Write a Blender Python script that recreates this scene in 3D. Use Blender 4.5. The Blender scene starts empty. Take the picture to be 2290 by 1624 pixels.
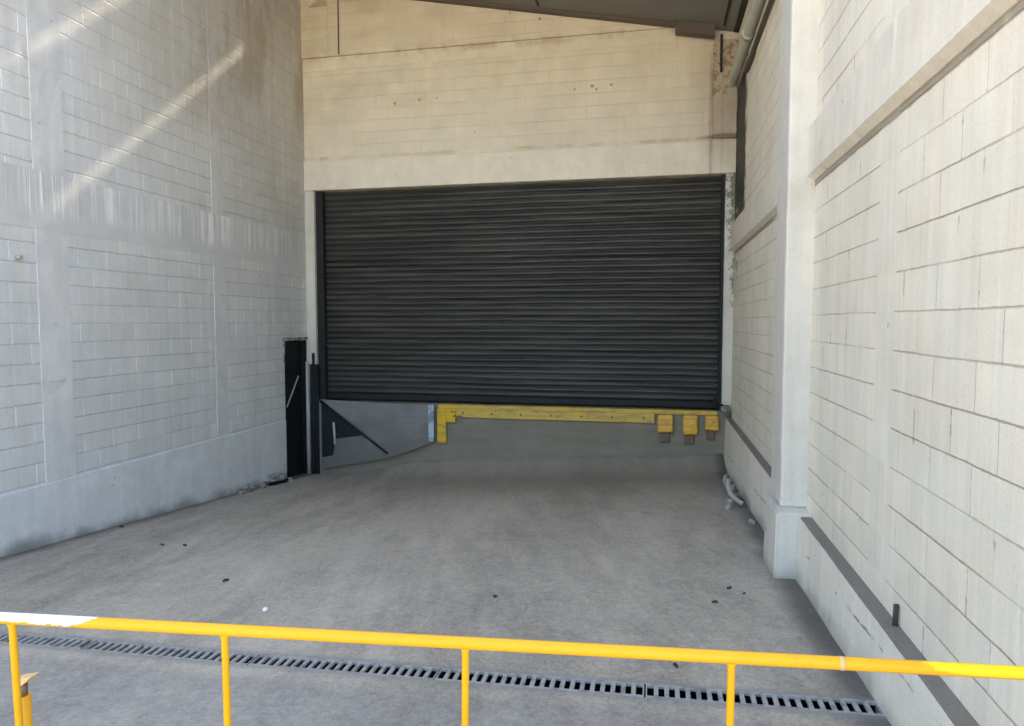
import bpy, bmesh, math, random
from mathutils import Vector, Matrix, noise as mnoise
R = math.radians
rnd = random.Random(7)
scene = bpy.context.scene
C = scene.collection

# ------------------------------------------------------------------ camera, sky, sun, exposure
YAW, PITCH = 11.77, 3.45
cam_d = bpy.data.cameras.new('camera'); cam = bpy.data.objects.new('camera', cam_d); C.objects.link(cam)
cam_d.sensor_width = 36.0; cam_d.lens = 36.0 * 1526 / 2290; cam_d.clip_start = 0.05; cam_d.clip_end = 2000
cam.location = (0, 0, 0); cam.rotation_euler = (R(90 - PITCH), 0, R(YAW))
scene.camera = cam
SUN_EL, SUN_AZ = 40.0, 5.0            # the sun stands beyond the back wall, so the canopy shades the bay
world = bpy.data.worlds.new('World'); scene.world = world; world.use_nodes = True
wn = world.node_tree
sky = wn.nodes.new('ShaderNodeTexSky'); sky.sky_type = 'NISHITA'; sky.sun_disc = False
sky.sun_elevation = R(SUN_EL); sky.sun_rotation = R(SUN_AZ); sky.dust_density = 2.0
wn.links.new(sky.outputs[0], wn.nodes['Background'].inputs[0]); wn.nodes['Background'].inputs[1].default_value = 0.090
sun_d = bpy.data.lights.new('sun', 'SUN'); sun = bpy.data.objects.new('sun', sun_d); C.objects.link(sun)
sun_d.energy = 5.0; sun_d.angle = R(0.6); sun_d.color = (1.0, 0.86, 0.66)
sun.rotation_euler = (-R(90 - SUN_EL), 0, -R(SUN_AZ)); sun.location = (0, 20, 25)
scene.view_settings.view_transform = 'Standard'; scene.view_settings.look = 'None'
scene.view_settings.exposure = 3.15; scene.view_settings.gamma = 1.0
scene.render.resolution_x = 1024; scene.render.resolution_y = 726

# ------------------------------------------------------------------ helpers
class MB:
    def __init__(s): s.bm = bmesh.new()
    def box(s, x0, x1, y0, y1, z0, z1, bev=0.0, seg=1):
        vs = [s.bm.verts.new((x, y, z)) for x in (x0, x1) for y in (y0, y1) for z in (z0, z1)]
        fs = [s.bm.faces.new([vs[i] for i in q]) for q in ((0,1,3,2),(4,6,7,5),(0,4,5,1),(2,3,7,6),(0,2,6,4),(1,5,7,3))]
        if bev:
            es = list({e for f in fs for e in f.edges})
            bmesh.ops.bevel(s.bm, geom=es, offset=bev, segments=seg, affect='EDGES', profile=0.5)
        return s
    def hexa(s, pts):
        vs = [s.bm.verts.new(p) for p in pts]      # bottom four (ccw), top four
        for q in ((3,2,1,0),(4,5,6,7),(0,1,5,4),(1,2,6,5),(2,3,7,6),(3,0,4,7)): s.bm.faces.new([vs[i] for i in q])
        return s
    def tube(s, path, r, seg=16, caps=True, hollow=False):
        P = [Vector(p) for p in path]; rings = []
        rr = r if isinstance(r, (list, tuple)) else [r] * len(P)
        for i, p in enumerate(P):
            t = (P[min(i+1, len(P)-1)] - P[max(i-1, 0)]).normalized()
            a = Vector((0,0,1)) if abs(t.z) < .9 else Vector((1,0,0))
            u = t.cross(a).normalized(); v = t.cross(u)
            rings.append([s.bm.verts.new(p + rr[i]*(math.cos(k*2*math.pi/seg)*u + math.sin(k*2*math.pi/seg)*v)) for k in range(seg)])
        for A, B in zip(rings, rings[1:]):
            for k in range(seg):
                f = s.bm.faces.new((A[k], A[(k+1)%seg], B[(k+1)%seg], B[k])); f.smooth = True
        if caps:
            for rg in (rings[0][::-1], rings[-1]): s.bm.faces.new(rg)
        return s
    def extrude_poly(s, poly, y0, y1):              # polygon in X-Z, extruded along Y
        a = [s.bm.verts.new((x, y0, z)) for x, z in poly]; b = [s.bm.verts.new((x, y1, z)) for x, z in poly]
        s.bm.faces.new(a); s.bm.faces.new(b[::-1])
        n = len(poly)
        for i in range(n): s.bm.faces.new((a[i], b[i], b[(i+1)%n], a[(i+1)%n]))
        return s
    def rough(s, amp, freq, cuts=0):
        if cuts:
            for _ in range(cuts):
                long = [e for e in s.bm.edges if e.calc_length() > .12]
                bmesh.ops.subdivide_edges(s.bm, edges=long, cuts=1, use_grid_fill=True)
        for v in s.bm.verts:
            v.co += amp * mnoise.noise_vector(v.co * freq)
        return s
    def build(s, name, mat, parent=None, label=None):
        bmesh.ops.recalc_face_normals(s.bm, faces=s.bm.faces)
        me = bpy.data.meshes.new(name); s.bm.to_mesh(me); s.bm.free()
        me.materials.append(mat)
        o = bpy.data.objects.new(name, me); C.objects.link(o)
        if parent:
            o.parent = parent; o.matrix_parent_inverse = parent.matrix_world.inverted()
        if label: o['label'] = label
        return o

def thing(name, label, cat, loc=(0,0,0), group=None):
    o = bpy.data.objects.new(name, None); C.objects.link(o); o.location = loc; o.empty_display_size = .2
    o.matrix_world = Matrix.Translation(loc)
    o['label'] = label; o['category'] = cat
    if group: o['group'] = group
    return o
def tag(o, label, cat, group=None):
    o['label'] = label; o['category'] = cat
    if group: o['group'] = group
    return o

# ---- tiny expression layer over shader math nodes
class G:
    def __init__(g, name):
        g.m = bpy.data.materials.new(name); g.m.use_nodes = True
        g.t = g.m.node_tree; g.b = g.t.nodes['Principled BSDF']
        g.pos = g.t.nodes.new('ShaderNodeNewGeometry').outputs['Position']
        s = g.t.nodes.new('ShaderNodeSeparateXYZ'); g.t.links.new(g.pos, s.inputs[0])
        g.x, g.y, g.z = (E(g, s.outputs[i]) for i in range(3))
    def put(g, v, sock):
        if isinstance(v, E): g.t.links.new(v.s, sock)
        elif hasattr(v, 'links'): g.t.links.new(v, sock)
        else: sock.default_value = v
    def math(g, op, *a, clamp=False):
        n = g.t.nodes.new('ShaderNodeMath'); n.operation = op; n.use_clamp = clamp
        for i, v in enumerate(a): g.put(v, n.inputs[i])
        return E(g, n.outputs[0])
    def vec(g, x, y, z):
        n = g.t.nodes.new('ShaderNodeCombineXYZ')
        for i, v in enumerate((x, y, z)): g.put(v, n.inputs[i])
        return n.outputs[0]
    def noise(g, scale, detail=4.0, rough=.55, vec=None, sx=1, sy=1, sz=1, dist=0.0):
        n = g.t.nodes.new('ShaderNodeTexNoise'); n.inputs['Scale'].default_value = scale
        n.inputs['Detail'].default_value = detail; n.inputs['Roughness'].default_value = rough; n.inputs['Distortion'].default_value = dist
        if vec is None and (sx, sy, sz) != (1,1,1): vec = g.vec(g.x*sx, g.y*sy, g.z*sz)
        g.t.links.new(vec if vec is not None else g.pos, n.inputs['Vector'])
        return E(g, n.outputs[0])
    def white(g, vec):
        n = g.t.nodes.new('ShaderNodeTexWhiteNoise'); g.t.links.new(vec, n.inputs['Vector']); return E(g, n.outputs['Value'])
    def voro(g, scale, vec=None, feature='F1'):
        n = g.t.nodes.new('ShaderNodeTexVoronoi'); n.feature = feature; n.inputs['Scale'].default_value = scale
        g.t.links.new(vec if vec is not None else g.pos, n.inputs['Vector']); return E(g, n.outputs['Distance'])
    def mix(g, f, a, b, blend='MIX'):
        n = g.t.nodes.new('ShaderNodeMix'); n.data_type = 'RGBA'; n.blend_type = blend; n.clamp_factor = True
        g.put(f, n.inputs[0])
        for v, i in ((a, 6), (b, 7)):
            if isinstance(v, tuple): n.inputs[i].default_value = (*v, 1)
            else: g.put(v, n.inputs[i])
        return n.outputs[2]
    def scale(g, col, f):                            # colour times scalar
        n = g.t.nodes.new('ShaderNodeVectorMath'); n.operation = 'SCALE'
        if isinstance(col, tuple): n.inputs[0].default_value = col
        else: g.t.links.new(col, n.inputs[0])
        g.put(f, n.inputs['Scale']); return n.outputs[0]
    def done(g, col, rough=.8, height=None, dist=.01, strength=1.0, metal=0.0, spec=.3):
        if isinstance(col, tuple): g.b.inputs['Base Color'].default_value = (*col, 1)
        else: g.t.links.new(col, g.b.inputs['Base Color'])
        g.put(rough, g.b.inputs['Roughness']); g.b.inputs['Metallic'].default_value = metal
        g.b.inputs['Specular IOR Level'].default_value = spec
        if height is not None:
            bp = g.t.nodes.new('ShaderNodeBump'); bp.inputs['Distance'].default_value = dist; bp.inputs['Strength'].default_value = strength
            g.put(height, bp.inputs['Height']); g.t.links.new(bp.outputs[0], g.b.inputs['Normal'])
        return g.m
class E:
    def __init__(s, g, sock): s.g, s.s = g, sock
    def __add__(s, o): return s.g.math('ADD', s, o)
    __radd__ = __add__
    def __sub__(s, o): return s.g.math('SUBTRACT', s, o)
    def __rsub__(s, o): return s.g.math('SUBTRACT', o, s)
    def __mul__(s, o): return s.g.math('MULTIPLY', s, o)
    __rmul__ = __mul__
    def __truediv__(s, o): return s.g.math('DIVIDE', s, o)
    def floor(s): return s.g.math('FLOOR', s)
    def fract(s): return s.g.math('FRACT', s)
    def mod(s, o): return s.g.math('FLOORED_MODULO', s, o)
    def abs(s): return s.g.math('ABSOLUTE', s)
    def max(s, o): return s.g.math('MAXIMUM', s, o)
    def min(s, o): return s.g.math('MINIMUM', s, o)
    def ss(s, a, b):                                 # smoothstep a..b (a > b gives the falling step)
        n = s.g.t.nodes.new('ShaderNodeMapRange'); n.interpolation_type = 'SMOOTHSTEP'
        lo, hi, t0, t1 = (a, b, 0., 1.) if a < b else (b, a, 1., 0.)
        s.g.put(s, n.inputs[0]); n.inputs[1].default_value = lo; n.inputs[2].default_value = hi
        n.inputs[3].default_value = t0; n.inputs[4].default_value = t1
        return E(s.g, n.outputs[0])

# ------------------------------------------------------------------ materials
def block_mat(name, axis, base, z0, u0=0.0, bed_dark=.35, head_dark=.18, bed_w=.009, vis=(.30, .55), stains=None, tone=.05, grime=.06, seed=0.0, bump=.8, line=(.45, .40, .33), ticks=.0, flat=(), runamp=1.0):
    g = G(name)
    wob = (g.noise(1.3, 2) - .5) * .014 + (g.noise(9, 2) - .5) * .007
    U = (g.y if axis == 'Y' else g.x)
    v = (g.z + wob - z0) / .2
    row = v.floor()
    u = (U + (g.noise(2.1, 2) - .5) * .02 - u0) / .4 + row.mod(2.0) * .5
    bd = (.5 - ((v.fract() - .5).abs())) * .2
    hd = (.5 - ((u.fract() - .5).abs())) * .4
    rag = (g.noise(24, 4, .65) - .5) * bed_w * 1.3
    bed = (bd + rag).ss(bed_w, bed_w * .15)
    head = (hd + rag).ss(bed_w * .95, bed_w * .15)
    bvis = g.noise(1.7, 3, sx=.5, sy=.5).ss(*vis)
    blk = g.white(g.vec(u.floor(), row, seed))
    hvis = blk.ss(.25, .75) * .8 + .1
    brow = g.white(g.vec(row, seed + 3.0, 0.0))
    bedm = bed * (bvis * .85 + .15) * (brow * .5 + .5)
    headm = head * hvis
    for f0, f1 in flat:
        out = 1.0 - (g.y.ss(f0 - .006, f0 + .006) * g.y.ss(f1 + .006, f1 - .006))
        bedm = bedm * out; headm = headm * out; hd = hd + (1.0 - out)
    big = g.noise(.55, 5); mid = g.noise(3.0, 5, .6); fine = g.noise(70, 3, .6)
    run = g.noise(1.0, 4, .6, sx=9, sy=9, sz=.5)
    val = (big - .5) * .30 + (mid - .5) * .26 + (fine - .5) * .30 + (blk - .5) * tone + (run - .5) * .26 * runamp + 1.0
    val = val + (g.noise(1.0, 3, .6, sx=26, sy=26, sz=1.2) - .5) * .16 * runamp
    val = val * (1.0 - headm * head_dark)
    # pits and chips in the paint
    pit = g.voro(3.6, vec=g.vec(g.x, g.y, g.z * .55)).ss(.055, .02) * g.noise(2.7, 2).ss(.50, .56)
    tick = hd.ss(.012, .004) * g.noise(5.5, 3).ss(.59, .64)
    val = val * (1.0 - pit * .45) * (1.0 - tick * ticks)
    col = g.mix(bedm * bed_dark, g.scale(base, val), tuple(c*k for c, k in zip(base, line)))
    col = g.mix(g.noise(2.3, 4, .6).ss(.40, .62) * .5, col, g.scale(col, 1.0) if False else g.mix(1.0, col, (.95, 1.0, 1.04), 'MULTIPLY'))
    col = g.mix(g.noise(.9, 6, .65).ss(.48, .75) * grime * 3, col, tuple(c*k for c, k in zip(base, (.72, .66, .55))))
    if stains: col = stains(g, col)
    h = (1.0 - bedm * .9) * (1.0 - headm * .6) * .9 + fine * .10 + mid * .14 + run * .08 - pit * .4
    return g.done(col, .62, h, dist=.010, strength=bump, spec=.25)

def plain_mat(name, base, streak=.08, pits=.5, stains=None, rough=.65, bump=.6, grime=.10):
    g = G(name)
    big = g.noise(.8, 5); mid = g.noise(5, 5, .6); fine = g.noise(80, 3)
    run = g.noise(1.0, 4, .6, sx=11, sy=11, sz=.6)
    pit = g.voro(6).ss(.09, .03) * g.noise(3.3, 2).ss(.48, .54)
    val = (big - .5) * .34 + (mid - .5) * .28 + (fine - .5) * .26 + (run - .5) * streak * 3 + 1.0
    val = val * (1.0 - pit * pits)
    col = g.scale(base, val)
    col = g.mix(g.noise(1.4, 6, .65).ss(.5, .75) * grime * 3, col, tuple(c*k for c, k in zip(base, (.68, .62, .52))))
    if stains: col = stains(g, col)
    h = mid * .4 + fine * .12 + run * .15 - pit * .35
    return g.done(col, rough, h, dist=.010, strength=bump, spec=.25)

WL = (.70, .69, .65); WR = (.86, .775, .62); WB = (.70, .615, .465)

def left_stain_shade(g, col):
    top_shade = (g.noise(.7, 5, .6) - .5 + (g.z - 1.6) * .22 + (g.y - 8) * .07).ss(-.12, .45)  # upper wall darker towards the back: shade painted into the colour
    col = g.mix(top_shade * .32, col, (.37, .31, .20))
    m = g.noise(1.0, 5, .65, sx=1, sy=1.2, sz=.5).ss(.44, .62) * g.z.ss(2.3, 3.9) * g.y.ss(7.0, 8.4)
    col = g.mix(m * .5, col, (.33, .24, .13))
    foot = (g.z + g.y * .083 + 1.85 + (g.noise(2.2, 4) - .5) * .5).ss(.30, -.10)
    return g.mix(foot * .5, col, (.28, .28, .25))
M_left = block_mat('painted_block_left', 'Y', WL, -.02, .05, bed_dark=.45, head_dark=-.42, bed_w=.0125, stains=left_stain_shade, vis=(.25, .5), bump=.55)  # negative head_dark paints head joints pale, as light catching their edges
def foot_left(g, col):
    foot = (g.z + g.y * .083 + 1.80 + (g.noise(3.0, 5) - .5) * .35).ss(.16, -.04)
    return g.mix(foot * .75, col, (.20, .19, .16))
M_left_base = plain_mat('painted_base_left', (.71, .72, .70), stains=foot_left, bump=1.0)
M_left_col = plain_mat('painted_column_left', (.70, .69, .66), stains=left_stain_shade)
g = G('drip_band_left')
run = g.noise(1.0, 3, .6, sx=1, sy=14, sz=.35); run2 = g.noise(1.0, 2, .5, sx=1, sy=34, sz=.5)
end = g.noise(1.0, 2, sx=1, sy=9, sz=0.0)
top = (g.z - .86 - end * .35).ss(-.02, .16)
drip = run.ss(.50, .62) * top; drip2 = run2.ss(.56, .66) * top
patch = g.noise(1.0, 3, .6, sx=1, sy=1.6, sz=.6).ss(.36, .58) * .75 + .25
v = g.noise(.8, 5) * .25 + .84 + (drip * .26 + drip2 * .32) * patch - (run.ss(.47, .36)) * .08 * top + (g.noise(60, 3) - .5) * .25 + (g.noise(4, 4) - .5) * .2
M_left_band = g.done(g.scale((.68, .675, .645), v), .62, drip * .5 * patch + drip2 * .4 * patch + g.noise(20, 4) * .25, dist=.010, strength=.6)

def mould_and_shade(g, col):
    n = g.noise(7, 5, .7) * .5 + g.noise(22, 4, .75) * .5
    edge = g.y + (g.noise(4, 4) - .5) * .5
    m = (n + g.z.ss(.9, 2.7) * .28 - .05).ss(.46, .52) * edge.ss(9.85, 10.15) * g.z.ss(3.75, 3.5) * g.z.ss(.5, 1.7)
    low = (n - .02).ss(.47, .56) * edge.ss(10.45, 10.75) * g.z.ss(.2, .8) * g.z.ss(1.9, 1.3)
    col = g.mix(m.max(low) * .95, col, g.mix(g.noise(5, 3).ss(.4, .6), (.010, .011, .005), (.030, .029, .014)))
    joint_shade = (g.z - 1.066 + (g.noise(7, 4) - .5) * .03).abs().ss(.030, .016) * g.noise(2, 3).ss(.3, .42)  # ragged dark joint under the beam, its shadow painted in with it
    col = g.mix(joint_shade * .70, col, (.20, .17, .13))
    foot = (g.z + g.y * .0545 + 1.69 + (g.noise(2.6, 5) - .5) * .35).ss(.20, -.05)
    return g.mix(foot * .6, col, (.25, .23, .19))
M_right = block_mat('painted_block_right', 'Y', WR, .05, .1, bed_dark=1.0, head_dark=.20, bed_w=.0068, vis=(.32, .56), stains=mould_and_shade, tone=.06, bump=.7, line=(.47, .41, .33), ticks=.33, flat=((3.82, 4.12), (1.6, 1.9)))
def foot_right(g, col):
    foot = (g.z + g.y * .0545 + 1.69 + (g.noise(2.6, 5) - .5) * .35).ss(.16, -.05)
    col = g.mix(foot * .6, col, (.25, .23, .19))
    crack = (g.z + g.y * .054 + 1.42 + (g.noise(3, 4) - .5) * .07).abs().ss(.010, .003) * g.noise(4, 3).ss(.5, .58)
    return g.mix(crack * .8, col, (.16, .15, .13))
M_right_base = plain_mat('painted_plinth_right', (.84, .765, .635), stains=foot_right, bump=.9)
M_ledge = plain_mat('dusty_ledge', (.235, .205, .165), grime=.2)
M_right_col = plain_mat('painted_column_right', (.78, .75, .68))
def beam_drip(g, col):
    d = g.noise(1.0, 3, .6, sx=1, sy=12, sz=.5).ss(.60, .68) * g.z.ss(1.18, 1.5)
    return g.mix(d * .8, col, (.92, .90, .84))
M_right_beam = plain_mat('painted_beam_right', (.81, .74, .61), stains=beam_drip)
M_pilaster = plain_mat('painted_pilaster', (.68, .635, .545), stains=foot_right, bump=1.0, pits=.6)

def back_stain(g, col):
    xs = g.x + (g.noise(4, 3) - .5) * .05
    rust = ((xs - .82).abs().ss(.05, .0) * .8 + (xs - .98).abs().ss(.035, .0) * .35) * g.noise(1.0, 4, sx=6, sz=.8).ss(.32, .55) * g.z.ss(4.3, 3.9)
    rust = rust + (g.x.ss(.30, .85) * .62 * g.noise(1.5, 5).ss(.30, .58) * g.z.ss(2.2, 2.7))
    col = g.mix(rust * .5, col, (.27, .17, .105))
    sl = (g.z - 4.53 + (g.noise(3, 4) - .5) * .12).abs().ss(.10, .0).max((g.z - 2.845 + (g.noise(4, 4) - .5) * .05).abs().ss(.05, .0)) * g.noise(1.0, 5, .65, sx=2.5, sz=1).ss(.42, .62)
    col = g.mix(sl * .45, col, (.34, .24, .14))
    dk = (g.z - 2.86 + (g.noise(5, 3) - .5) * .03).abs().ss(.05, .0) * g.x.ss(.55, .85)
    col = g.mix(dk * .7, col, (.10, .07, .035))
    for hx_, hz_, hr_ in ((-4.36, 3.70, .035), (-3.92, 3.735, .03), (-3.62, 3.74, .018), (-1.30, 3.73, .022), (-1.02, 3.76, .035), (-.95, 3.71, .022), (-.72, 3.76, .026), (-1.86, 4.86, .03), (-2.35, 5.0, .02)):
        d2 = (g.x - hx_) * (g.x - hx_) + (g.z - hz_) * (g.z - hz_) + (g.noise(25, 2) - .5) * .001
        col = g.mix(d2.ss(hr_ * hr_, hr_ * hr_ * .2) * .65, col, (.12, .085, .055))
    br = g.noise(.9, 4, sz=2.0).ss(.45, .7) * g.x.ss(-2.6, -5.2) * g.z.ss(3.2, 3.9)
    col = g.mix(br * .5, col, (.46, .37, .23))
    white = g.voro(9).ss(.35, .12) * g.noise(7, 3).ss(.5, .6) * g.x.ss(.25, .42) * g.x.ss(.68, .56) * g.z.ss(3.7, 3.85)
    return g.mix(white, col, (.8, .74, .66))
M_back = block_mat('painted_block_back', 'X', WB, 2.85, .1, bed_dark=.34, head_dark=.10, bed_w=.011, stains=back_stain, tone=.045, bump=.35, grime=.1, runamp=.35)
M_lintel = plain_mat('painted_lintel', (.72, .65, .51), stains=back_stain, streak=.04)
def rough_col(g, col):
    m = (g.noise(7, 6, .7) * .6 + g.noise(24, 4) * .4).ss(.49, .57) * g.z.ss(3.2, 3.6)
    col = g.mix(m * .75, col, (.14, .12, .08))
    return back_stain(g, col)
M_corner = plain_mat('stained_corner', (.52, .45, .34), stains=rough_col, bump=1.2)
def jamb_mould(g, col):
    n = g.noise(9, 5, .7) * .5 + g.noise(30, 4, .75) * .5
    m = (n + g.z.ss(.4, 2.3) * .10 + g.x.ss(1.06, 1.19) * .10 - .13).ss(.44, .52) * g.z.ss(-.2, .6) * g.x.ss(.9, 1.0)
    return g.mix(m * .8, col, (.085, .080, .045))
M_jamb = plain_mat('painted_jamb', (.62, .58, .48), stains=jamb_mould)

# ground: worn concrete
g = G('worn_concrete')
big = g.noise(.35, 6, .6); mid = g.noise(2.2, 6, .62, dist=.6); fine = g.noise(38, 5, .7); spk = g.noise(130, 2, .6)
sweep = g.noise(1.0, 5, .6, vec=g.vec(g.x * 3.2 + g.y * .7, g.y * .45 - g.x * .12, 0.0), dist=.4)
tyre = g.noise(1.0, 3, .5, vec=g.vec(g.x * 1.4 - g.y * .12, g.y * .08, 3.0))
g2 = g.noise(60, 3, .75)
swp = g.noise(1.0, 5, .62, vec=g.vec(g.x * 5.0 + g.y * 1.6, g.y * .5 - g.x * .2, 7.0), dist=.3)
mott = g.noise(14, 4, .6)
val = 1.0 + (big - .5) * .6 + (mid - .5) * .42 + (mott - .5) * .50 + (fine - .5) * .85 + (g2 - .5) * .75 + (spk - .5) * .5 + (sweep.ss(.38, .62) - .5) * .09 + (swp.ss(.40, .64) - .5) * .10 + (tyre.ss(.40, .60) - .5) * .17
pale = g.noise(5.5, 5, .7, dist=1.0).ss(.58, .72)
col = g.scale((.455, .396, .312), val)
col = g.mix(pale * .35, col, (.56, .53, .47))
oil = g.noise(1.1, 4, .6).ss(.60, .74)
col = g.mix(oil * .35, col, (.16, .15, .14))
grit = g.voro(26).ss(.16, .08) * g.noise(6, 2).ss(.55, .62)
col = g.mix(grit * .6, col, (.07, .065, .06))
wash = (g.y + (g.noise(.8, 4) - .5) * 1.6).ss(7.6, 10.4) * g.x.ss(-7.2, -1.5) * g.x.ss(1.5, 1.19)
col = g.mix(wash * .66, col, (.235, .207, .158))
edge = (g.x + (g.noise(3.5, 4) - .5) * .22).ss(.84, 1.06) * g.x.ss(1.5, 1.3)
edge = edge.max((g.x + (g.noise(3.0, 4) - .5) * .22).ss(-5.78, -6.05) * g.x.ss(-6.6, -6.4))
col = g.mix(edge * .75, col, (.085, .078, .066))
apron = (g.y + (g.noise(2, 3) - .5) * .10).ss(3.36, 3.22)
col = g.mix(apron * .45, col, g.scale((.255, .245, .23), 1.0 + (mott - .5) * .9 + (fine - .5) * .9 + (mid - .5) * .5))
outside = (g.y + (g.noise(.5, 4) - .5) * .8).ss(.9, -.3)
col = g.mix(outside * .8, col, (.46, .40, .31))
lip = (g.y - 3.51).abs().ss(.14, .085) * .5
col = g.mix(lip, col, (.24, .24, .235))
M_ground = g.done(col, .88, mott * .3 + fine * .5 + mid * .5 + spk * .35 + pale * .15, dist=.010, strength=.7, spec=.3)

g = G('dirty_dock_concrete')
val = 1.0 + (g.noise(1.6, 6, .65) - .5) * .6 + (g.noise(1.0, 5, .6, sx=.8, sy=1, sz=7) - .5) * .6 + (g.noise(50, 3) - .5) * .3
low = (g.z + 2.3 + (g.noise(2, 4) - .5) * .3).ss(.5, -.2)
M_dock = g.done(g.mix(low * .5, g.scale((.235, .205, .15), val), (.25, .215, .165)), .9, g.noise(9, 6, .65), dist=.02, strength=.7)

g = G('black_painted_slats')
slat = g.white(g.vec((g.z / .0975).floor(), 1.0, 0.0))
dust = g.noise(1.0, 4, .6, sx=.7, sy=1, sz=9).ss(.40, .70)
v = 1.0 + (slat - .5) * .5 + (g.noise(1.0, 4, sx=1.6, sz=22) - .5) * .9
col = g.mix(dust * .55, g.scale((.034, .031, .025), v), (.098, .089, .068))
gro = (((g.z + 1.28) / .0975).fract()).ss(.20, .12).max((((g.z + 1.28) / .0975).fract()).ss(.93, .97))
col = g.mix(gro * .7, col, (.012, .012, .011))
low = g.z.ss(-.2, -1.4)
M_slat = g.done(g.mix(low * .18, col, (.06, .062, .065)), .48, g.noise(6, 3, sz=3) * .5, dist=.012, strength=.5, spec=.4)
g = G('black_steel'); M_black = g.done(g.scale((.017, .017, .017), g.noise(6, 5) * .8 + .6), .65, g.noise(25, 4), dist=.004, strength=.5)
g = G('dark_void_lining'); M_void = g.done(g.scale((.010, .011, .013), g.noise(4, 5) + .5), .9)
g = G('scuffed_black_door')
sc = g.noise(1.0, 4, .6, sx=1, sy=2.2, sz=1.0).ss(.62, .75)
M_bdoor = g.done(g.mix(sc * .35, g.scale((.012, .013, .016), g.noise(5, 5) + .5), (.06, .065, .07)), .55, g.noise(8, 4), dist=.02, strength=.5)
g = G('grey_sheet_metal')
v = 1.0 + (g.noise(1.0, 4, .6, sx=1.1, sy=1, sz=13) - .5) * .5 + (g.noise(3, 5) - .5) * .4
dirt = (g.noise(2.4, 5, .6) - g.z * .35).ss(1.0, 1.35)
M_sheet = g.done(g.mix(dirt * .7, g.scale((.20, .19, .175), v), (.13, .118, .095)), .5, g.noise(1.0, 3, sx=1, sz=16) * .6 + g.noise(14, 3) * .2, dist=.012, strength=.6, spec=.4)
g = G('pale_blue_strip'); M_pale = g.done(g.mix(g.noise(9, 4).ss(.45, .65), (.42, .50, .56), (.22, .25, .28)), .6)
g = G('pale_steel_tube'); M_tube = g.done(g.scale((.44, .42, .37), g.noise(12, 4) * .6 + .7), .5)
def yellow(name, base, peel=None, wear=.5):
    g = G(name)
    v = 1.0 + (g.noise(7, 5, .6) - .5) * .22
    col = g.scale(base, v)
    ch = (g.noise(11, 5, .7) * .6 + g.noise(70, 3) * .4).ss(.60, .65) * wear
    col = g.mix(ch, col, (.30, .19, .06))
    if peel: col = peel(g, col)
    return g.done(col, .5, g.noise(30, 4) * .5, dist=.003, strength=.4, spec=.4)
def peel(g, col):
    zr = (g.z + .800) / .0150
    jag = g.noise(1.0, 4, .7, vec=g.vec(g.x * 16, 0.0, 0.0))
    thr = g.x.ss(-1.52, -1.40) * 1.8 + (jag - .5) * 3.2 + g.x.ss(-1.62, -1.74) * .35 - .25
    sun_patch = (g.x - .66 + zr * .05 + (g.noise(30, 3) - .5) * .06).ss(-.004, .012) * (zr + (g.noise(22, 4) - .5) * 1.2).ss(-.45, -.30)  # brighter right end of the rail: sunlight painted into the yellow
    col = g.mix(sun_patch, col, (.90, .66, .010))
    m = (zr - thr + (g.noise(60, 3) - .5) * .25).ss(-.05, .05)
    m = m * g.x.ss(-1.39, -1.41) * g.x.ss(-2.12, -2.05)
    ed = (zr - thr).ss(-.22, -.08) * g.x.ss(-1.38, -1.41)
    col = g.mix(ed * .25, col, (.45, .26, .04))
    return g.mix(m, col, (.86, .88, .88))
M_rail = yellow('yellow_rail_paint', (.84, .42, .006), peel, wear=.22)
M_post = yellow('yellow_post_paint', (.84, .43, .006), None, wear=.22)
M_hinge = yellow('orange_post_paint', (.72, .34, .010), None, wear=.35)
M_cap = yellow('sun_faded_cap', (.72, .46, .20), None, wear=.3)
M_pin = yellow('bare_steel_pin', (.16, .10, .06), None, wear=.8)
def scuff(g, col):
    n = g.noise(1.0, 5, .7, sx=2.2, sz=14).ss(.47, .60)
    col = g.mix(n * .6, col, (.30, .22, .10))
    b = g.noise(1.0, 4, .65, sx=3.5, sz=9).ss(.60, .68)
    return g.mix(b * .85, col, (.055, .045, .035))
M_guard = yellow('worn_yellow_edge', (.62, .40, .06), scuff, wear=.6)
M_bump = yellow('worn_yellow_block', (.80, .43, .05), scuff, wear=.6)
M_corner_y = yellow('yellow_corner', (.74, .42, .012), scuff, wear=.5)
g = G('roof_underside'); M_roof = g.done(g.scale((.205, .198, .17), g.noise(.8, 5) * .4 + .8), .6, g.noise(1.0, 3, sx=10, sy=.3), dist=.01, strength=.3)
g = G('roof_steel'); M_purlin = g.done(g.scale((.12, .10, .075), g.noise(4, 5) * .5 + .75), .6)
g = G('dark_flashing'); M_flash = g.done((.03, .03, .024), .7)
g = G('grey_pipe'); M_pipe = g.done(g.mix(g.noise(3, 5).ss(.5, .7) * .4, (.50, .48, .40), (.25, .23, .18)), .45, g.noise(20, 3), dist=.003, strength=.4)
g = G('cast_grate'); M_grate = g.done(g.mix(g.noise(16, 5, .65).ss(.42, .65), (.38, .365, .335), (.23, .215, .19)), .7, g.noise(60, 4), dist=.004, strength=.6)
g = G('drain_channel'); M_chan = g.done((.004, .004, .004), .95)
g = G('broken_concrete'); M_rub = g.done(g.mix(g.noise(9, 5).ss(.42, .62), (.44, .41, .35), (.17, .15, .12)), .9, g.noise(22, 5, .7), dist=.02, strength=.8)
g = G('dry_leaf'); M_leaf = g.done(g.scale((.085, .068, .052), g.noise(30, 3) + .5), .8)
g = G('white_scrap'); M_white = g.done((.85, .86, .86), .5)
g = G('rusty_peg'); M_peg = g.done(g.scale((.055, .052, .05), g.noise(30, 4) + .5), .8)

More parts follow.
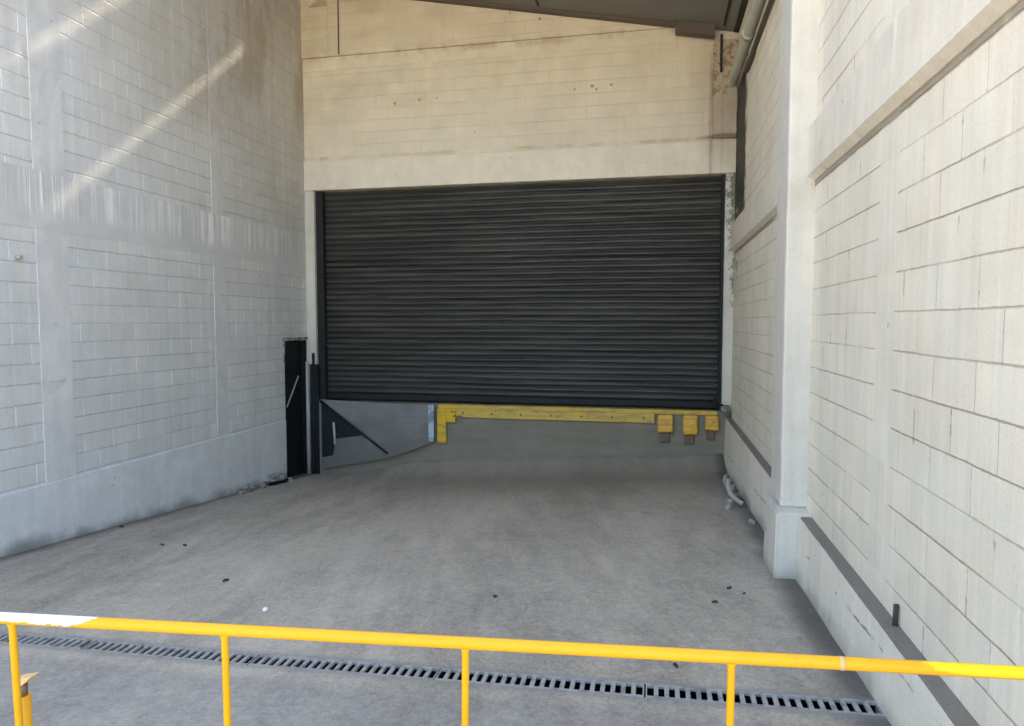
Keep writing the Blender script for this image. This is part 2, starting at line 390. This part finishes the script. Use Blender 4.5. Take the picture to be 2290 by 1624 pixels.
# ------------------------------------------------------------------ ground
XL, XR, YB = -6.05, 1.20, 11.17
def fz(X, Y):
    X = min(max(X, XL), 1.08); Y = min(max(Y, 2.6), 11.3)
    r = -1.99 - .0545 * (Y - 5.46); l = -2.23 - .083 * (Y - 5.23)
    t = (X - 1.08) / (XL - 1.08)
    return r * (1 - t) + l * t
def floor_z(X, Y):
    z = fz(X, Y)
    if XL - .1 < X < 1.3 and Y > 10.2:
        s = min((Y - 10.2) / .9, 1); w = min(max((X + 5.2) / 1.4, 0), 1)
        z += .22 * s * s * w * w * (3 - 2 * w)
    if 2.0 < Y < 11.2: z += .012 * mnoise.noise(Vector((X * .9, Y * .7, 0)))
    return z
TR0, TR1 = 3.437, 3.583                        # the drain trench
TX0, TX1 = -5.70, 1.105
xs = [-300, -120, -40, -15, -9, -6.6] + [XL - .05 + i * (7.25 / 56) for i in range(57)] + [1.9, 4, 12, 40, 120, 300]
xs = sorted(set([x for x in xs if abs(x - TX0) > .05 and abs(x - TX1) > .05] + [TX0, TX1]))
ys = [-300, -120, -40, -15, -6, -2, 0, 1, 2, 2.6, 3.0, 3.3] + [3.8 + i * .2 for i in range(35)] + [10.7, 10.8, 10.9, 11.0, 11.1, 11.25, 14, 30, 100, 300]
ys = sorted(set([y for y in ys if not (TR0 - .05 < y < TR1 + .05)] + [TR0, TR1]))
bm = bmesh.new()
gv = [[bm.verts.new((x, y, floor_z(x, y))) for y in ys] for x in xs]
for i in range(len(xs) - 1):
    for j in range(len(ys) - 1):
        if ys[j] == TR0 and xs[i] >= TX0 and xs[i+1] <= TX1: continue
        f = bm.faces.new((gv[i][j], gv[i+1][j], gv[i+1][j+1], gv[i][j+1])); f.smooth = True
m = MB(); m.bm.free(); m.bm = bm
gr = m.build('ground', M_ground); gr['kind'] = 'structure'

# ------------------------------------------------------------------ left wall
lw = thing('block_wall', 'tall grey-white painted block wall with a band of white paint drips, left of the ramp', 'wall', (XL, 7, -2.3))
DY0, DY1, DZ = 10.38, 11.13, -.32               # the doorway at its far end
m = MB(); m.box(XL - .3, XL, .2, DY0, -3.2, 7.2); m.box(XL - .3, XL, DY0, YB + .3, DZ, 7.2); m.box(XL - .3, XL, DY1, YB + .3, -3.2, DZ); m.box(XL - .34, XL - .301, DY0 - .1, YB + .3, -3.2, DZ + .2)
m.build('block_face', M_left, lw)
MB().box(XL - .05, XL + .004, .2, YB - .05, .93, 1.51).build('bond_beam', M_left_band, lw)
for y0, y1 in ((5.75, 6.13), (8.55, 8.81), (3.0, 3.35)):
    MB().box(XL - .05, XL + .0035, y0, y1, 1.512, 7.0, .003).rough(.0075, 5, 5).build('tie_column', M_left_col, lw)
    MB().box(XL - .05, XL + .0035, y0, y1, -1.64, .928, .003).rough(.0075, 5, 5).build('tie_column', M_left_col, lw)
m = MB(); m.box(XL - .05, XL + .022, .2, DY0 - .02, -3.2, -1.645, .008); m.rough(.007, 3.0, 4)
m.build('base_course', M_left_base, lw)
tag(MB().tube([(XL - .01, 5.53, .62), (XL + .06, 5.53, .62)], .022, 12).build('wall_bolt', M_tube), 'small pale bolt sticking out of the left block wall below the drip band', 'bolt')

# doorway at the corner
dw = thing('service_doorway', 'narrow black doorway with chipped pale rim in the corner left of the shutter', 'doorway', (XL, 10.75, -2.7))
MB().box(XL - .14, XL - .10, DY0, DY1, -2.95, DZ - .02).build('door', M_bdoor, dw)
m = MB(); m.box(XL - .10, XL - .003, DY0 + .001, DY0 + .02, -2.95, DZ - .005); m.box(XL - .10, XL - .003, DY1 - .02, DY1 - .001, -2.95, DZ - .005)
m.box(XL - .10, XL - .003, DY0 + .021, DY1 - .021, DZ - .03, DZ - .004); m.build('lining', M_void, dw)
m = MB(); m.box(XL - .02, XL + .02, DY0 - .05, DY1 + .02, DZ + .002, DZ + .055); m.box(XL - .02, XL + .015, DY0 - .045, DY0 - .002, -.7, DZ)
m.rough(.016, 9, 4); m.build('chipped_rim', M_rub, dw)
MB().tube([(XL - .07, 10.55, -1.45), (XL - .07, 10.95, -.95)], .014, 10).build('brace_rod', M_tube, dw)
MB().tube([(XL + .045, 11.06, -2.72), (XL + .045, 11.06, -1.60), (XL + .035, 11.065, -.70)], [.036, .034, .022], 14).build('upright_tube', M_tube, dw)
# ------------------------------------------------------------------ right wall
rw = thing('block_wall', 'bright cream painted block wall with a projecting beam and a ledge, right of the ramp', 'wall', (XR, 6, -2))
MB().box(XR, XR + .3, .6, YB + .3, -3.0, 6.6).build('block_face', M_right, rw)
PY0, PY1 = 5.70, 6.16
for y0, y1 in ((.6, PY0 - .002), (PY1 + .002, YB - .02)):
    m = MB()
    for p in ((XR - .058, 1.095), ): pass
    prof = [(XR - .050, 1.50), (XR + .05, 1.56), (XR + .05, 1.085), (XR - .012, 1.085), (XR - .058, 1.125)]
    m.extrude_poly(prof, y0, y1); m.rough(.003, 2.5, 5); m.build('beam', M_right_beam, rw)
for y0, y1, sl in ((.6, 5.52, 0), (6.02, YB - .04, 0)):
    m = MB()
    m.hexa([(1.055, y0, -3), (XR + .05, y0, -3), (XR + .05, y1, -3), (1.055, y1, -3), (1.115, y0, -1.51), (XR + .05, y0, -1.51), (XR + .05, y1, -1.51), (1.115, y1, -1.51)])
    m.rough(.006, 2.4, 5); m.build('plinth', M_right_base, rw)
    m = MB(); m.box(1.120, XR + .05, y0 + .01, y1 - .01, -1.53, -1.496, .003); m.rough(.003, 3, 4); m.build('ledge_top', M_ledge, rw)
m = MB(); m.box(1.0, XR + .05, PY0, PY1, -1.475, 6.5, .02, 2); m.rough(.005, 2.6, 5); m.build('pilaster', M_pilaster, rw)
m = MB(); m.hexa([(.925, 5.50, -3), (XR + .05, 5.50, -3), (XR + .05, 6.10, -3), (.925, 6.10, -3), (.945, 5.53, -1.478), (XR + .05, 5.53, -1.478), (XR + .05, 6.05, -1.478), (.945, 6.05, -1.478)])
bmesh.ops.bevel(m.bm, geom=list(m.bm.edges), offset=.02, segments=2, affect='EDGES'); m.rough(.009, 3.2, 5); m.build('pilaster_base', M_pilaster, rw)
m = MB(); m.tube([(XR - .020, 3.60, -1.50), (XR - .017, 3.60, -1.39)], .012, 10)
tag(m.build('steel_peg', M_peg), 'short dark steel peg standing on the ledge against the right wall', 'peg')

# ------------------------------------------------------------------ back wall
bw = thing('block_wall', 'beige block wall above the roller shutter with a pale concrete lintel', 'wall', (-2.4, YB, 2.3))
MB().box(-5.55, XR - .001, YB, YB + .35, 2.80, 6.4).box(XL + .001, -5.551, YB, YB + .35, 2.80, 4.60).build('block_face', M_back, bw)
def zr(x): return 5.35 - .192 * (x + 3.81)       # underside of the roof
m = MB(); m.box(XL + .002, XR - .002, YB - .05, YB + .29, 2.29, 2.795, .012, 2); m.rough(.003, 2, 5); m.build('lintel', M_lintel, bw)
m = MB(); m.box(-5.548, .30, YB - .045, YB + .1, 4.555, 6.4, .006); m.box(XL + .002, -5.549, YB - .045, YB + .30, 4.602, 5.30)
SLP = math.tan(R(SUN_EL)); zA, zB = 5.395, 5.625          # added slanting slot under the eaves, slatted to throw the left wall's light streak
VX0, VX1 = -5.90, -5.56
ya, yb = YB - .045, YB + .30
def slant(x0, x1, lo0, lo1, hi0, hi1):
    m.hexa([(x0, ya, lo0), (x1, ya, lo0), (x1, yb, lo1), (x0, yb, lo1), (x0, ya, hi0), (x1, ya, hi0), (x1, yb, hi1), (x0, yb, hi1)])
slant(XL + .002, -5.549, 5.301, 5.301, zA, zA + SLP * .345)
slant(XL + .002, -5.549, zB, zB + SLP * .345, 6.4, 6.4)
slant(XL + .002, VX0, zA + .0005, zA + SLP * .345 + .0005, zB - .0005, zB + SLP * .345 - .0005)
slant(VX1, -5.549, zA + .0005, zA + SLP * .345 + .0005, zB - .0005, zB + SLP * .345 - .0005)
m.box(XL + .002, -5.549, YB - .045, YB - .001, 4.555, 4.601); m.build('upper_facing', M_back, bw)
GAPS = ((-.094, .004), (-.047, .008), (.0, .0115), (.047, .008), (.094, .004))
m = MB(); zc = (zA + zB) / 2 + SLP * .345 + .01
ed = [-.17] + [v for c, w in GAPS for v in (c - w / 2 - .0017, c + w / 2 + .0017)] + [.17]
for k in range(0, len(ed), 2): m.box(VX0 - .02, VX1 + .01, yb + .002, yb + .006, zc + ed[k], zc + ed[k+1])
m.build('added_streak_louvre', M_purlin, bw)
MB().box(XL + .002, .30, YB - .012, YB + .1, 4.33, 4.55, .004).rough(.004, 4, 4).build('bond_beam', M_lintel, bw)
MB().box(-5.36, -5.335, YB - .050, YB - .02, 4.57, 6.2).build('joint_strip', M_purlin, bw)
MB().box(XL + .002, -5.87, YB - .03, YB + .29, -3.0, 2.288, .006).rough(.004, 3, 4).build('door_jamb', M_jamb, bw)
MB().box(1.05, XR - .002, YB - .03, YB + .29, -1.40, 2.288, .006).rough(.004, 3, 4).build('door_jamb', M_jamb, bw)
m = MB(); m.box(.835, XR - .004, YB - .07, YB + .1, 2.83, 4.30, .01); m.rough(.012, 5, 4); m.build('corner_column', M_corner, bw)
# dark steel corner guard on the left jamb
m = MB(); m.box(-5.98, -5.83, YB - .075, YB - .034, -2.95, -.75, .004); m.tube([(-5.90, YB - .09, -2.95), (-5.90, YB - .09, -.55)], .022, 10)
m.tube([(-5.83, YB - .08, -2.95), (-5.83, YB - .08, -.85)], .018, 10)
tag(m.build('corner_guard', M_black), 'dark steel guard with upright rods at the foot of the left door jamb', 'corner guard')

# ------------------------------------------------------------------ roller shutter
rs = thing('roller_shutter', 'wide black corrugated roller shutter, closed, above the dock edge', 'roller shutter', (-2.4, YB + .15, -1.38))
P = .0975; Z0, Z1 = -1.28, 2.36
bm = bmesh.new(); nx = 56; prof = []
nsl = int((Z1 - Z0) / P)
for k in range(nsl):
    for f_, d in ((0, .0), (.16, .002), (.24, .026), (.42, .036), (.66, .034), (.86, .020), (.93, .002)): prof.append((Z0 + (k + f_) * P, d, k))
cols = []
for i in range(nx + 1):
    x = -5.80 + i * (6.86 / nx); col = []
    for z, d, k in prof:
        w = .010 * mnoise.noise(Vector((x * .55, k * .22, 1))) + .006 * mnoise.noise(Vector((x * 1.3, k * .8, 5)))
        dd = d * (1 + .25 * mnoise.noise(Vector((x * .7, k * 1.7, 9))))
        col.append(bm.verts.new((x, YB + .17 - dd + w * .8, z + w * 1.1)))
    cols.append(col)
for A, B in zip(cols, cols[1:]):
    for j in range(len(A) - 1):
        f = bm.faces.new((A[j], B[j], B[j+1], A[j+1])); f.smooth = True
m = MB(); m.bm.free(); m.bm = bm; m.build('slat_curtain', M_slat, rs)
MB().box(-5.868, -5.735, YB + .03, YB + .12, -1.38, 2.285, .004).build('guide_rail', M_black, rs)
MB().box(1.00, 1.048, YB + .03, YB + .12, -1.38, 2.285, .004).build('guide_rail', M_black, rs)
m = MB(); m.box(-5.73, .998, YB + .10, YB + .15, -1.375, -1.275, .006); m.build('bottom_bar', M_black, rs)
MB().box(XL + .01, XR - .01, YB + .3, YB + .34, -3.2, 2.8).build('backing', M_void, rs)
m = MB(); m.box(.93, 1.02, YB - .0, YB + .04, -1.32, -1.20, .006); m.tube([(.96, YB - .01, -1.26), (1.10, YB - .06, -1.33)], .018, 8); m.build('lock', M_black, rs)
m = MB(); m.box(1.07, 1.17, YB - .12, YB - .034, -1.47, -1.30, .01); m.tube([(1.05, YB - .10, -1.37), (1.15, YB - .14, -1.41)], .025, 10); m.rough(.012, 12, 1)
tag(m.build('latch_bracket', M_rub), 'small grimy bracket at the foot of the right door jamb', 'bracket')

# ------------------------------------------------------------------ loading dock under the shutter
DK = YB - .07
dk = thing('loading_dock', 'dirty grey concrete dock face below the shutter', 'dock', (-2.4, DK, -2.4))
m = MB(); m.box(-5.866, XR - .01, DK, YB + .29, -3.1, -1.405, .015, 2); m.rough(.010, 2.2, 5); m.build('dock_face', M_dock, dk)
m = MB(); m.box(-3.585, .02, DK - .045, DK - .012, -1.615, -1.465, .005); m.box(-3.585, .98, DK - .045, DK + .10, -1.464, -1.40, .003)
m.rough(.003, 3, 4); 
tag(m.build('dock_edge_guard', M_guard), 'long worn yellow steel edge along the top of the dock', 'edge guard')
m = MB(); m.box(-3.60, -3.44, DK - .075, DK - .048, -2.06, -1.47, .008); m.box(-3.438, -3.28, DK - .072, DK - .048, -1.70, -1.47, .006)
tag(m.build('corner_plate', M_corner_y), 'bright yellow L-shaped corner plate at the left end of the dock edge', 'corner plate')
blabel = ['large worn yellow dock block nearest the long edge strip', 'middle one of the three worn yellow dock blocks', 'yellow dock block right in the corner by the right wall']
for i, (x0, x1, zb) in enumerate(((.07, .31, -1.76), (.46, .69, -1.78), (.80, 1.00, -1.70))):
    b = thing('dock_bumper', blabel[i], 'dock bumper', ((x0+x1)/2, DK, zb), 'yellow blocks on the dock face')
    MB().box(x0, x1, DK - .10, DK - .005, zb, -1.468, .035, 3).rough(.01, 8, 2).build('block', M_bump, b)
    MB().box(x0 + .03, x1 - .05, DK - .04, DK - .003, zb - .16, zb - .004, .01).build('foot_plate', M_pin, b)
for k in range(7):
    x = -3.15 + k * .50; MB().tube([(x, DK - .062, -1.54), (x, DK - .044, -1.54)], .017, 8).build('edge_bolt', M_pin, bpy.data.objects['dock_edge_guard'])
# grey sheet leaning at the left
sp = thing('sheet_panel', 'grey metal sheet with slanting lower edge below the left end of the shutter', 'sheet panel', (-4.7, DK, -2.3))
m = MB(); m.extrude_poly([(-5.72, -2.60), (-5.72, -1.36), (-3.66, -1.42), (-3.64, -2.03), (-4.40, -2.33)], DK - .12, DK - .09)
m.build('sheet', M_sheet, sp)
MB().extrude_poly([(-5.70, -1.42), (-4.95, -1.97), (-5.44, -2.04), (-5.50, -2.34), (-5.70, -2.38)], DK - .135, DK - .122).build('torn_gap', M_bdoor, sp)
MB().tube([(-5.71, DK - .16, -1.38), (-4.46, DK - .17, -2.26)], [.026, .016], 10).build('strut', M_black, sp)
MB().tube([(-5.46, DK - .155, -1.75), (-5.44, DK - .155, -2.15)], .022, 8).build('short_post', M_tube, sp)
MB().box(-3.735, -3.635, DK - .15, DK - .122, -2.03, -1.40, .01).build('edge_strip', M_pale, sp)

# ------------------------------------------------------------------ roof canopy
rf = thing('roof_canopy', 'dark grey sloping canopy roof over the back of the bay', 'roof', (-2.4, 8.5, 5.2))
YE = 6.4
def slab(x0, x1, y0, y1, dz0, dz1):
    return [(x0, y0, zr(x0)+dz0), (x1, y0, zr(x1)+dz0), (x1, y1, zr(x1)+dz0), (x0, y1, zr(x0)+dz0), (x0, y0, zr(x0)+dz1), (x1, y0, zr(x1)+dz1), (x1, y1, zr(x1)+dz1), (x0, y1, zr(x0)+dz1)]
MB().hexa(slab(-5.70, XR - .002, YE, YB - .05, 0, .08)).hexa(slab(XL + .002, -5.7001, YE, 9.25, 0, .08)).hexa(slab(XL + .002, -5.7001, 9.60, YB - .05, 0, .08)).build('roof_sheet', M_roof, rf)
MB().hexa(slab(XL + .002, .25, YB - .17, YB - .055, -.045, -.002)).build('rim_beam', M_purlin, rf)
MB().hexa(slab(.26, .84, YB - .24, YB - .08, -.16, -.002)).build('end_bracket', M_purlin, rf)
m = MB()
ed = [-.172] + [v for c, w in GAPS for v in (c * 1.19 - w * .6 - .0024, c * 1.19 + w * .6 + .0024)] + [.172]
for k in range(0, len(ed), 2): m.hexa(slab(XL + .002, -5.7001, 9.425 + ed[k], 9.425 + ed[k+1], .03, .034))
m.build('added_roof_louvre', M_purlin, rf)  # added slats over a roof opening, there to throw the second light streak
for x in (-4.3, -1.87, .95):
    MB().hexa(slab(x, x + .035, YE + .01, YB - .25, -.016, -.001)).build('seam', M_flash, rf)
MB().hexa(slab(1.12, XR - .004, YE + .01, YB - .1, -.03, -.002)).build('edge_flashing', M_flash, rf)
MB().hexa(slab(XL + .002, XR - .003, YE - .06, YE - .002, -.12, .10)).build('front_fascia', M_purlin, rf)

# pipes high on the right wall
pp = thing('drain_pipe', 'fat grey pipe running high along the right wall, open end near the corner', 'pipe', (1.06, 8, 3.5))
m = MB(); m.tube([(1.075, 2.0, 3.49), (1.075, 10.62, 3.49)], .072, 24, caps=False); m.tube([(1.075, 10.62, 3.49), (1.075, 2.0, 3.49)], .064, 24, caps=False); m.build('pipe', M_pipe, pp)
for y in (8.9, 5.2): MB().tube([(1.075, y - .06, 3.49), (1.075, y + .06, 3.49)], .079, 24).build('coupling', M_pipe, pp)
for y in (9.9, 6.9): MB().box(1.06, 1.199, y, y + .03, 3.60, 3.63).box(1.06, 1.09, y, y + .03, 3.563, 3.599).build('hanger', M_purlin, pp)
tag(MB().tube([(1.165, 2.0, 3.36), (1.165, 9.8, 3.36)], .034, 12).build('pipe_shade_line', M_purlin), 'thin dark tube added for the shade line behind the fat pipe on the right wall', 'shade line')  # added dark tube, drawn for the shade behind the fat pipe
tag(MB().tube([(.945, YB - .10, 4.36), (.945, YB - .10, 3.95), (.95, YB - .095, 3.80)], .017, 8).build('hanging_cable', M_flash), 'thin black cable hanging down the stained corner under the roof', 'cable')

# ------------------------------------------------------------------ trench drain
ch = MB()
def zt(x): return floor_z(x, 3.51)
n = 24; L = [(TX0 + (TX1 - TX0) * i / n) for i in range(n + 1)]
bm = bmesh.new(); prev = None
for x in L:
    z0, z1 = floor_z(x, TR0), floor_z(x, TR1)
    ring = [bm.verts.new(p) for p in ((x, TR0, z0), (x, TR0, z0 - .4), (x, TR1, z1 - .4), (x, TR1, z1))]
    if prev:
        for k in range(3): bm.faces.new((prev[k], prev[k+1], ring[k+1], ring[k]))
    prev = ring
m = MB(); m.bm.free(); m.bm = bm
tag(m.build('drain_channel', M_chan), 'dark open channel under the slotted drain grates across the ramp', 'drain')
SL = 1.132
glabels = ['slotted drain grate meeting the right wall plinth', 'slotted drain grate crossed by the middle railing post', 'slotted drain grate with tight slots left of the middle post',
           'slotted drain grate behind the second railing post from the left', 'slotted drain grate running out at the left edge of the photo', 'slotted drain grate nearest the left block wall']
def grate_mesh():
    m = MB(); y0, y1 = TR0 + .004, TR1 - .004
    ns = 21; p = (SL - .012) / ns
    m.box(0, SL - .012, y0, y0 + .020, -.014, 0); m.box(0, SL - .012, y1 - .020, y1, -.014, 0)
    for k in range(ns + 1):
        w = .027 if 0 < k < ns else .016
        c = k * p
        w *= .86; a = max(0, c - w / 2); b = min(SL - .012, c + w / 2)
        m.box(a, b, y0 + .0205, y1 - .0205, -.014, -.0008)
    return m
proto = None
for i in range(6):
    x1 = TX1 - .004 - i * SL; x0 = x1 - SL + .012
    if i == 0:
        o = grate_mesh().build('drain_grate', M_grate); proto = o
    else:
        o = proto.copy(); C.objects.link(o)
    za, zb = zt(x0), zt(x1)
    o.location = (x0, rnd.uniform(-.003, .003), za + .004 + rnd.uniform(-.002, .003)); o.rotation_euler = (0, -math.atan2(zb - za, x1 - x0), rnd.uniform(-.002, .002))
    tag(o, glabels[i], 'drain grate', 'slotted grates of the trench drain')

# ------------------------------------------------------------------ yellow railing in front
rl = thing('guard_railing', 'yellow steel railing with thin posts and a peeled white patch on its top bar', 'railing', (-.4, 1.6, -1.95))
def ry(x): return 1.60 + (x + .45) * .092
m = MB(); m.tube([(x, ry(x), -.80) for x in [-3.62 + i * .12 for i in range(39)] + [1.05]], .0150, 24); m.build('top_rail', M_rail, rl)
for x, dx in ((-3.56, 0), (-2.93, 0), (-2.31, 0), (-1.69, .03), (-1.085, .006), (-.452, -.008), (.19, -.003), (.90, 0)):
    MB().tube([(x, ry(x), -.811), (x, ry(x), -.816), (x + dx * .01, ry(x), -.822), (x + dx, ry(x), floor_z(x, 1.6) - .01)], [.0135, .0118, .0093, .0093], 16).build('post', M_post, rl)
for x in (.44,):
    MB().tube([(x - .006, ry(x), -.80), (x + .006, ry(x), -.80)], .0158, 24).build('weld_seam', M_cap, rl)
gp = thing('gate_post', 'short orange-yellow gate post with a bare pin and pointed cap beside the left railing post', 'gate post', (-1.815, 1.62, -1.95))
hx, hy = -1.818, 1.625
MB().tube([(hx + .012, hy, floor_z(hx, hy) - .01), (hx, hy, -1.105)], .0175, 18).build('tube', M_hinge, gp)
MB().tube([(hx, hy, -1.104), (hx, hy, -1.070)], .011, 14).build('pin', M_pin, gp)
m = MB(); m.extrude_poly([(hx - .012, -1.069), (hx + .010, -1.068), (hx + .044, -1.038), (hx - .012, -1.050)], hy - .015, hy + .015); m.build('cap', M_cap, gp)

# ------------------------------------------------------------------ rubble, leaves and scraps
def chunk(sx, sy, sz, seed):
    m = MB(); bmesh.ops.create_icosphere(m.bm, subdivisions=3, radius=1)
    for v in m.bm.verts:
        d = v.co.normalized(); r = .82 + .35 * mnoise.noise(d * 1.4 + Vector((seed * 3.1, 0, 0))) + .14 * mnoise.noise(d * 4 + Vector((0, seed, 0)))
        v.co = Vector((d.x * sx, d.y * sy, d.z * sz)) * r
        v.co.z = max(v.co.z, -sz * .45)
    return m
rub = [(-5.90, 8.85, .07, .10, .06, 'pale lump of broken plaster, first of the row along the left wall foot'),
       (-5.93, 9.10, .08, .11, .09, 'rounded plaster lump in the middle of the row along the left wall foot'),
       (-5.92, 9.42, .06, .09, .06, 'small plaster lump behind the rounded one along the left wall foot'),
       (-5.93, 9.85, .10, .26, .08, 'wide flat slab of broken plaster just left of the black doorway'),
       (-5.86, 10.15, .06, .12, .05, 'broken plaster piece lying at the black doorway'),
       (.86, 8.02, .05, .06, .10, 'upright whitish rubble piece standing away from the right wall foot'),
       (1.00, 8.55, .05, .09, .07, 'dark stained rubble lump beside the bent white hose'),
       (1.01, 9.10, .06, .12, .08, 'rubble lump against the right wall foot behind the bent hose'),
       (.98, 9.62, .04, .12, .13, 'tall rubble piece farthest back along the right wall foot'),
       (1.02, 7.35, .04, .08, .04, 'small rubble crumb nearest the pilaster base'),
       (.96, 8.80, .04, .05, .05, 'crumb of rubble between the hose and the wall foot')]
for i, (x, y, sx, sy, sz, lab) in enumerate(rub):
    o = chunk(sx, sy, sz, i + 1.3).build('rubble', M_rub); o.location = (x, y, floor_z(x, y) + sz * .38 + (.07 if i == 3 else 0)); o.rotation_euler = (0, 0, rnd.uniform(-.4, .4))
    tag(o, lab, 'rubble', 'broken plaster and concrete along the wall feet')
z = floor_z(.98, 8)
m = MB(); pts = []
for k in range(15):
    a = k / 14 * math.pi * 1.15
    pts.append((.96 + .07 * math.cos(a + .4), 8.15 + .45 * (k / 14) - .12 * math.sin(a), z + .035 + .16 * (k / 14) ** 1.5))
m.tube(pts, .028, 12); tag(m.build('hose_piece', M_tube), 'bent pale piece of hose among the rubble by the right wall', 'hose')
m = chunk(.10, .34, .05, 40.0); o = m.build('hollow_shade', M_void); o.location = (-5.93, 9.95, floor_z(-5.9, 9.95) + .01)  # dark lump put in to blacken the shaded gap below the slab
tag(o, 'dark lump standing in for the shaded hollow under the slab left of the doorway', 'shade')
def leaf(L, W, seed):
    m = MB(); n = 7; top = []; bot = []
    for k in range(n):
        t = k / (n - 1); w = W * math.sin(math.pi * min(max(t, .04), .96)) ** .8; c = .005 * math.sin(t * 3 + seed)
        top.append(m.bm.verts.new(((t - .5) * L, w * .5, .012 + c + .008))); bot.append(m.bm.verts.new(((t - .5) * L, -w * .5, .006 + c)))
    for k in range(n - 1): m.bm.faces.new((top[k], bot[k], bot[k+1], top[k+1]))
    r = bmesh.ops.solidify(m.bm, geom=m.bm.faces[:], thickness=.002)
    return m
leaves = [(-3.37, 4.82, .9, .13, 'curled dark leaf on open floor behind the second railing post'),
          (-4.52, 5.83, .1, .11, 'dark leaf on the floor toward the left wall, right one of two'),
          (-4.77, 5.82, .3, .09, 'faint small leaf on the floor toward the left wall, left one of two'),
          (-1.12, 4.77, .1, .08, 'lone small leaf in the middle of the floor above the middle railing post'),
          (.57, 5.20, .2, .09, 'leaf left of the pilaster base, farthest of the three'),
          (.66, 5.08, -.3, .05, 'tiny leaf left of the pilaster base, right one of the three'),
          (.44, 4.87, -.2, .10, 'leaf left of the pilaster base, nearest of the three'),
          (.14, 3.80, -.6, .09, 'leaf just behind the grate by the fourth railing post'),
          (-5.88, 6.54, .2, .13, 'dark leaf lying against the foot of the left wall')]
for i, (x, y, rz, L, lab) in enumerate(leaves):
    L *= .40
    o = leaf(L, L * .42, i).build('dry_leaf', M_leaf); o.location = (x, y, floor_z(x, y) + .002); o.rotation_euler = (rnd.uniform(-.15, .15), 0, rz)
    tag(o, lab, 'leaf', 'dry leaves on the ramp floor')
o = chunk(.022, .024, .018, 77).build('paper_scrap', M_white); o.location = (-2.69, 4.29, floor_z(-2.69, 4.29) + .007)
tag(o, 'tiny white scrap of litter on the open floor', 'litter')
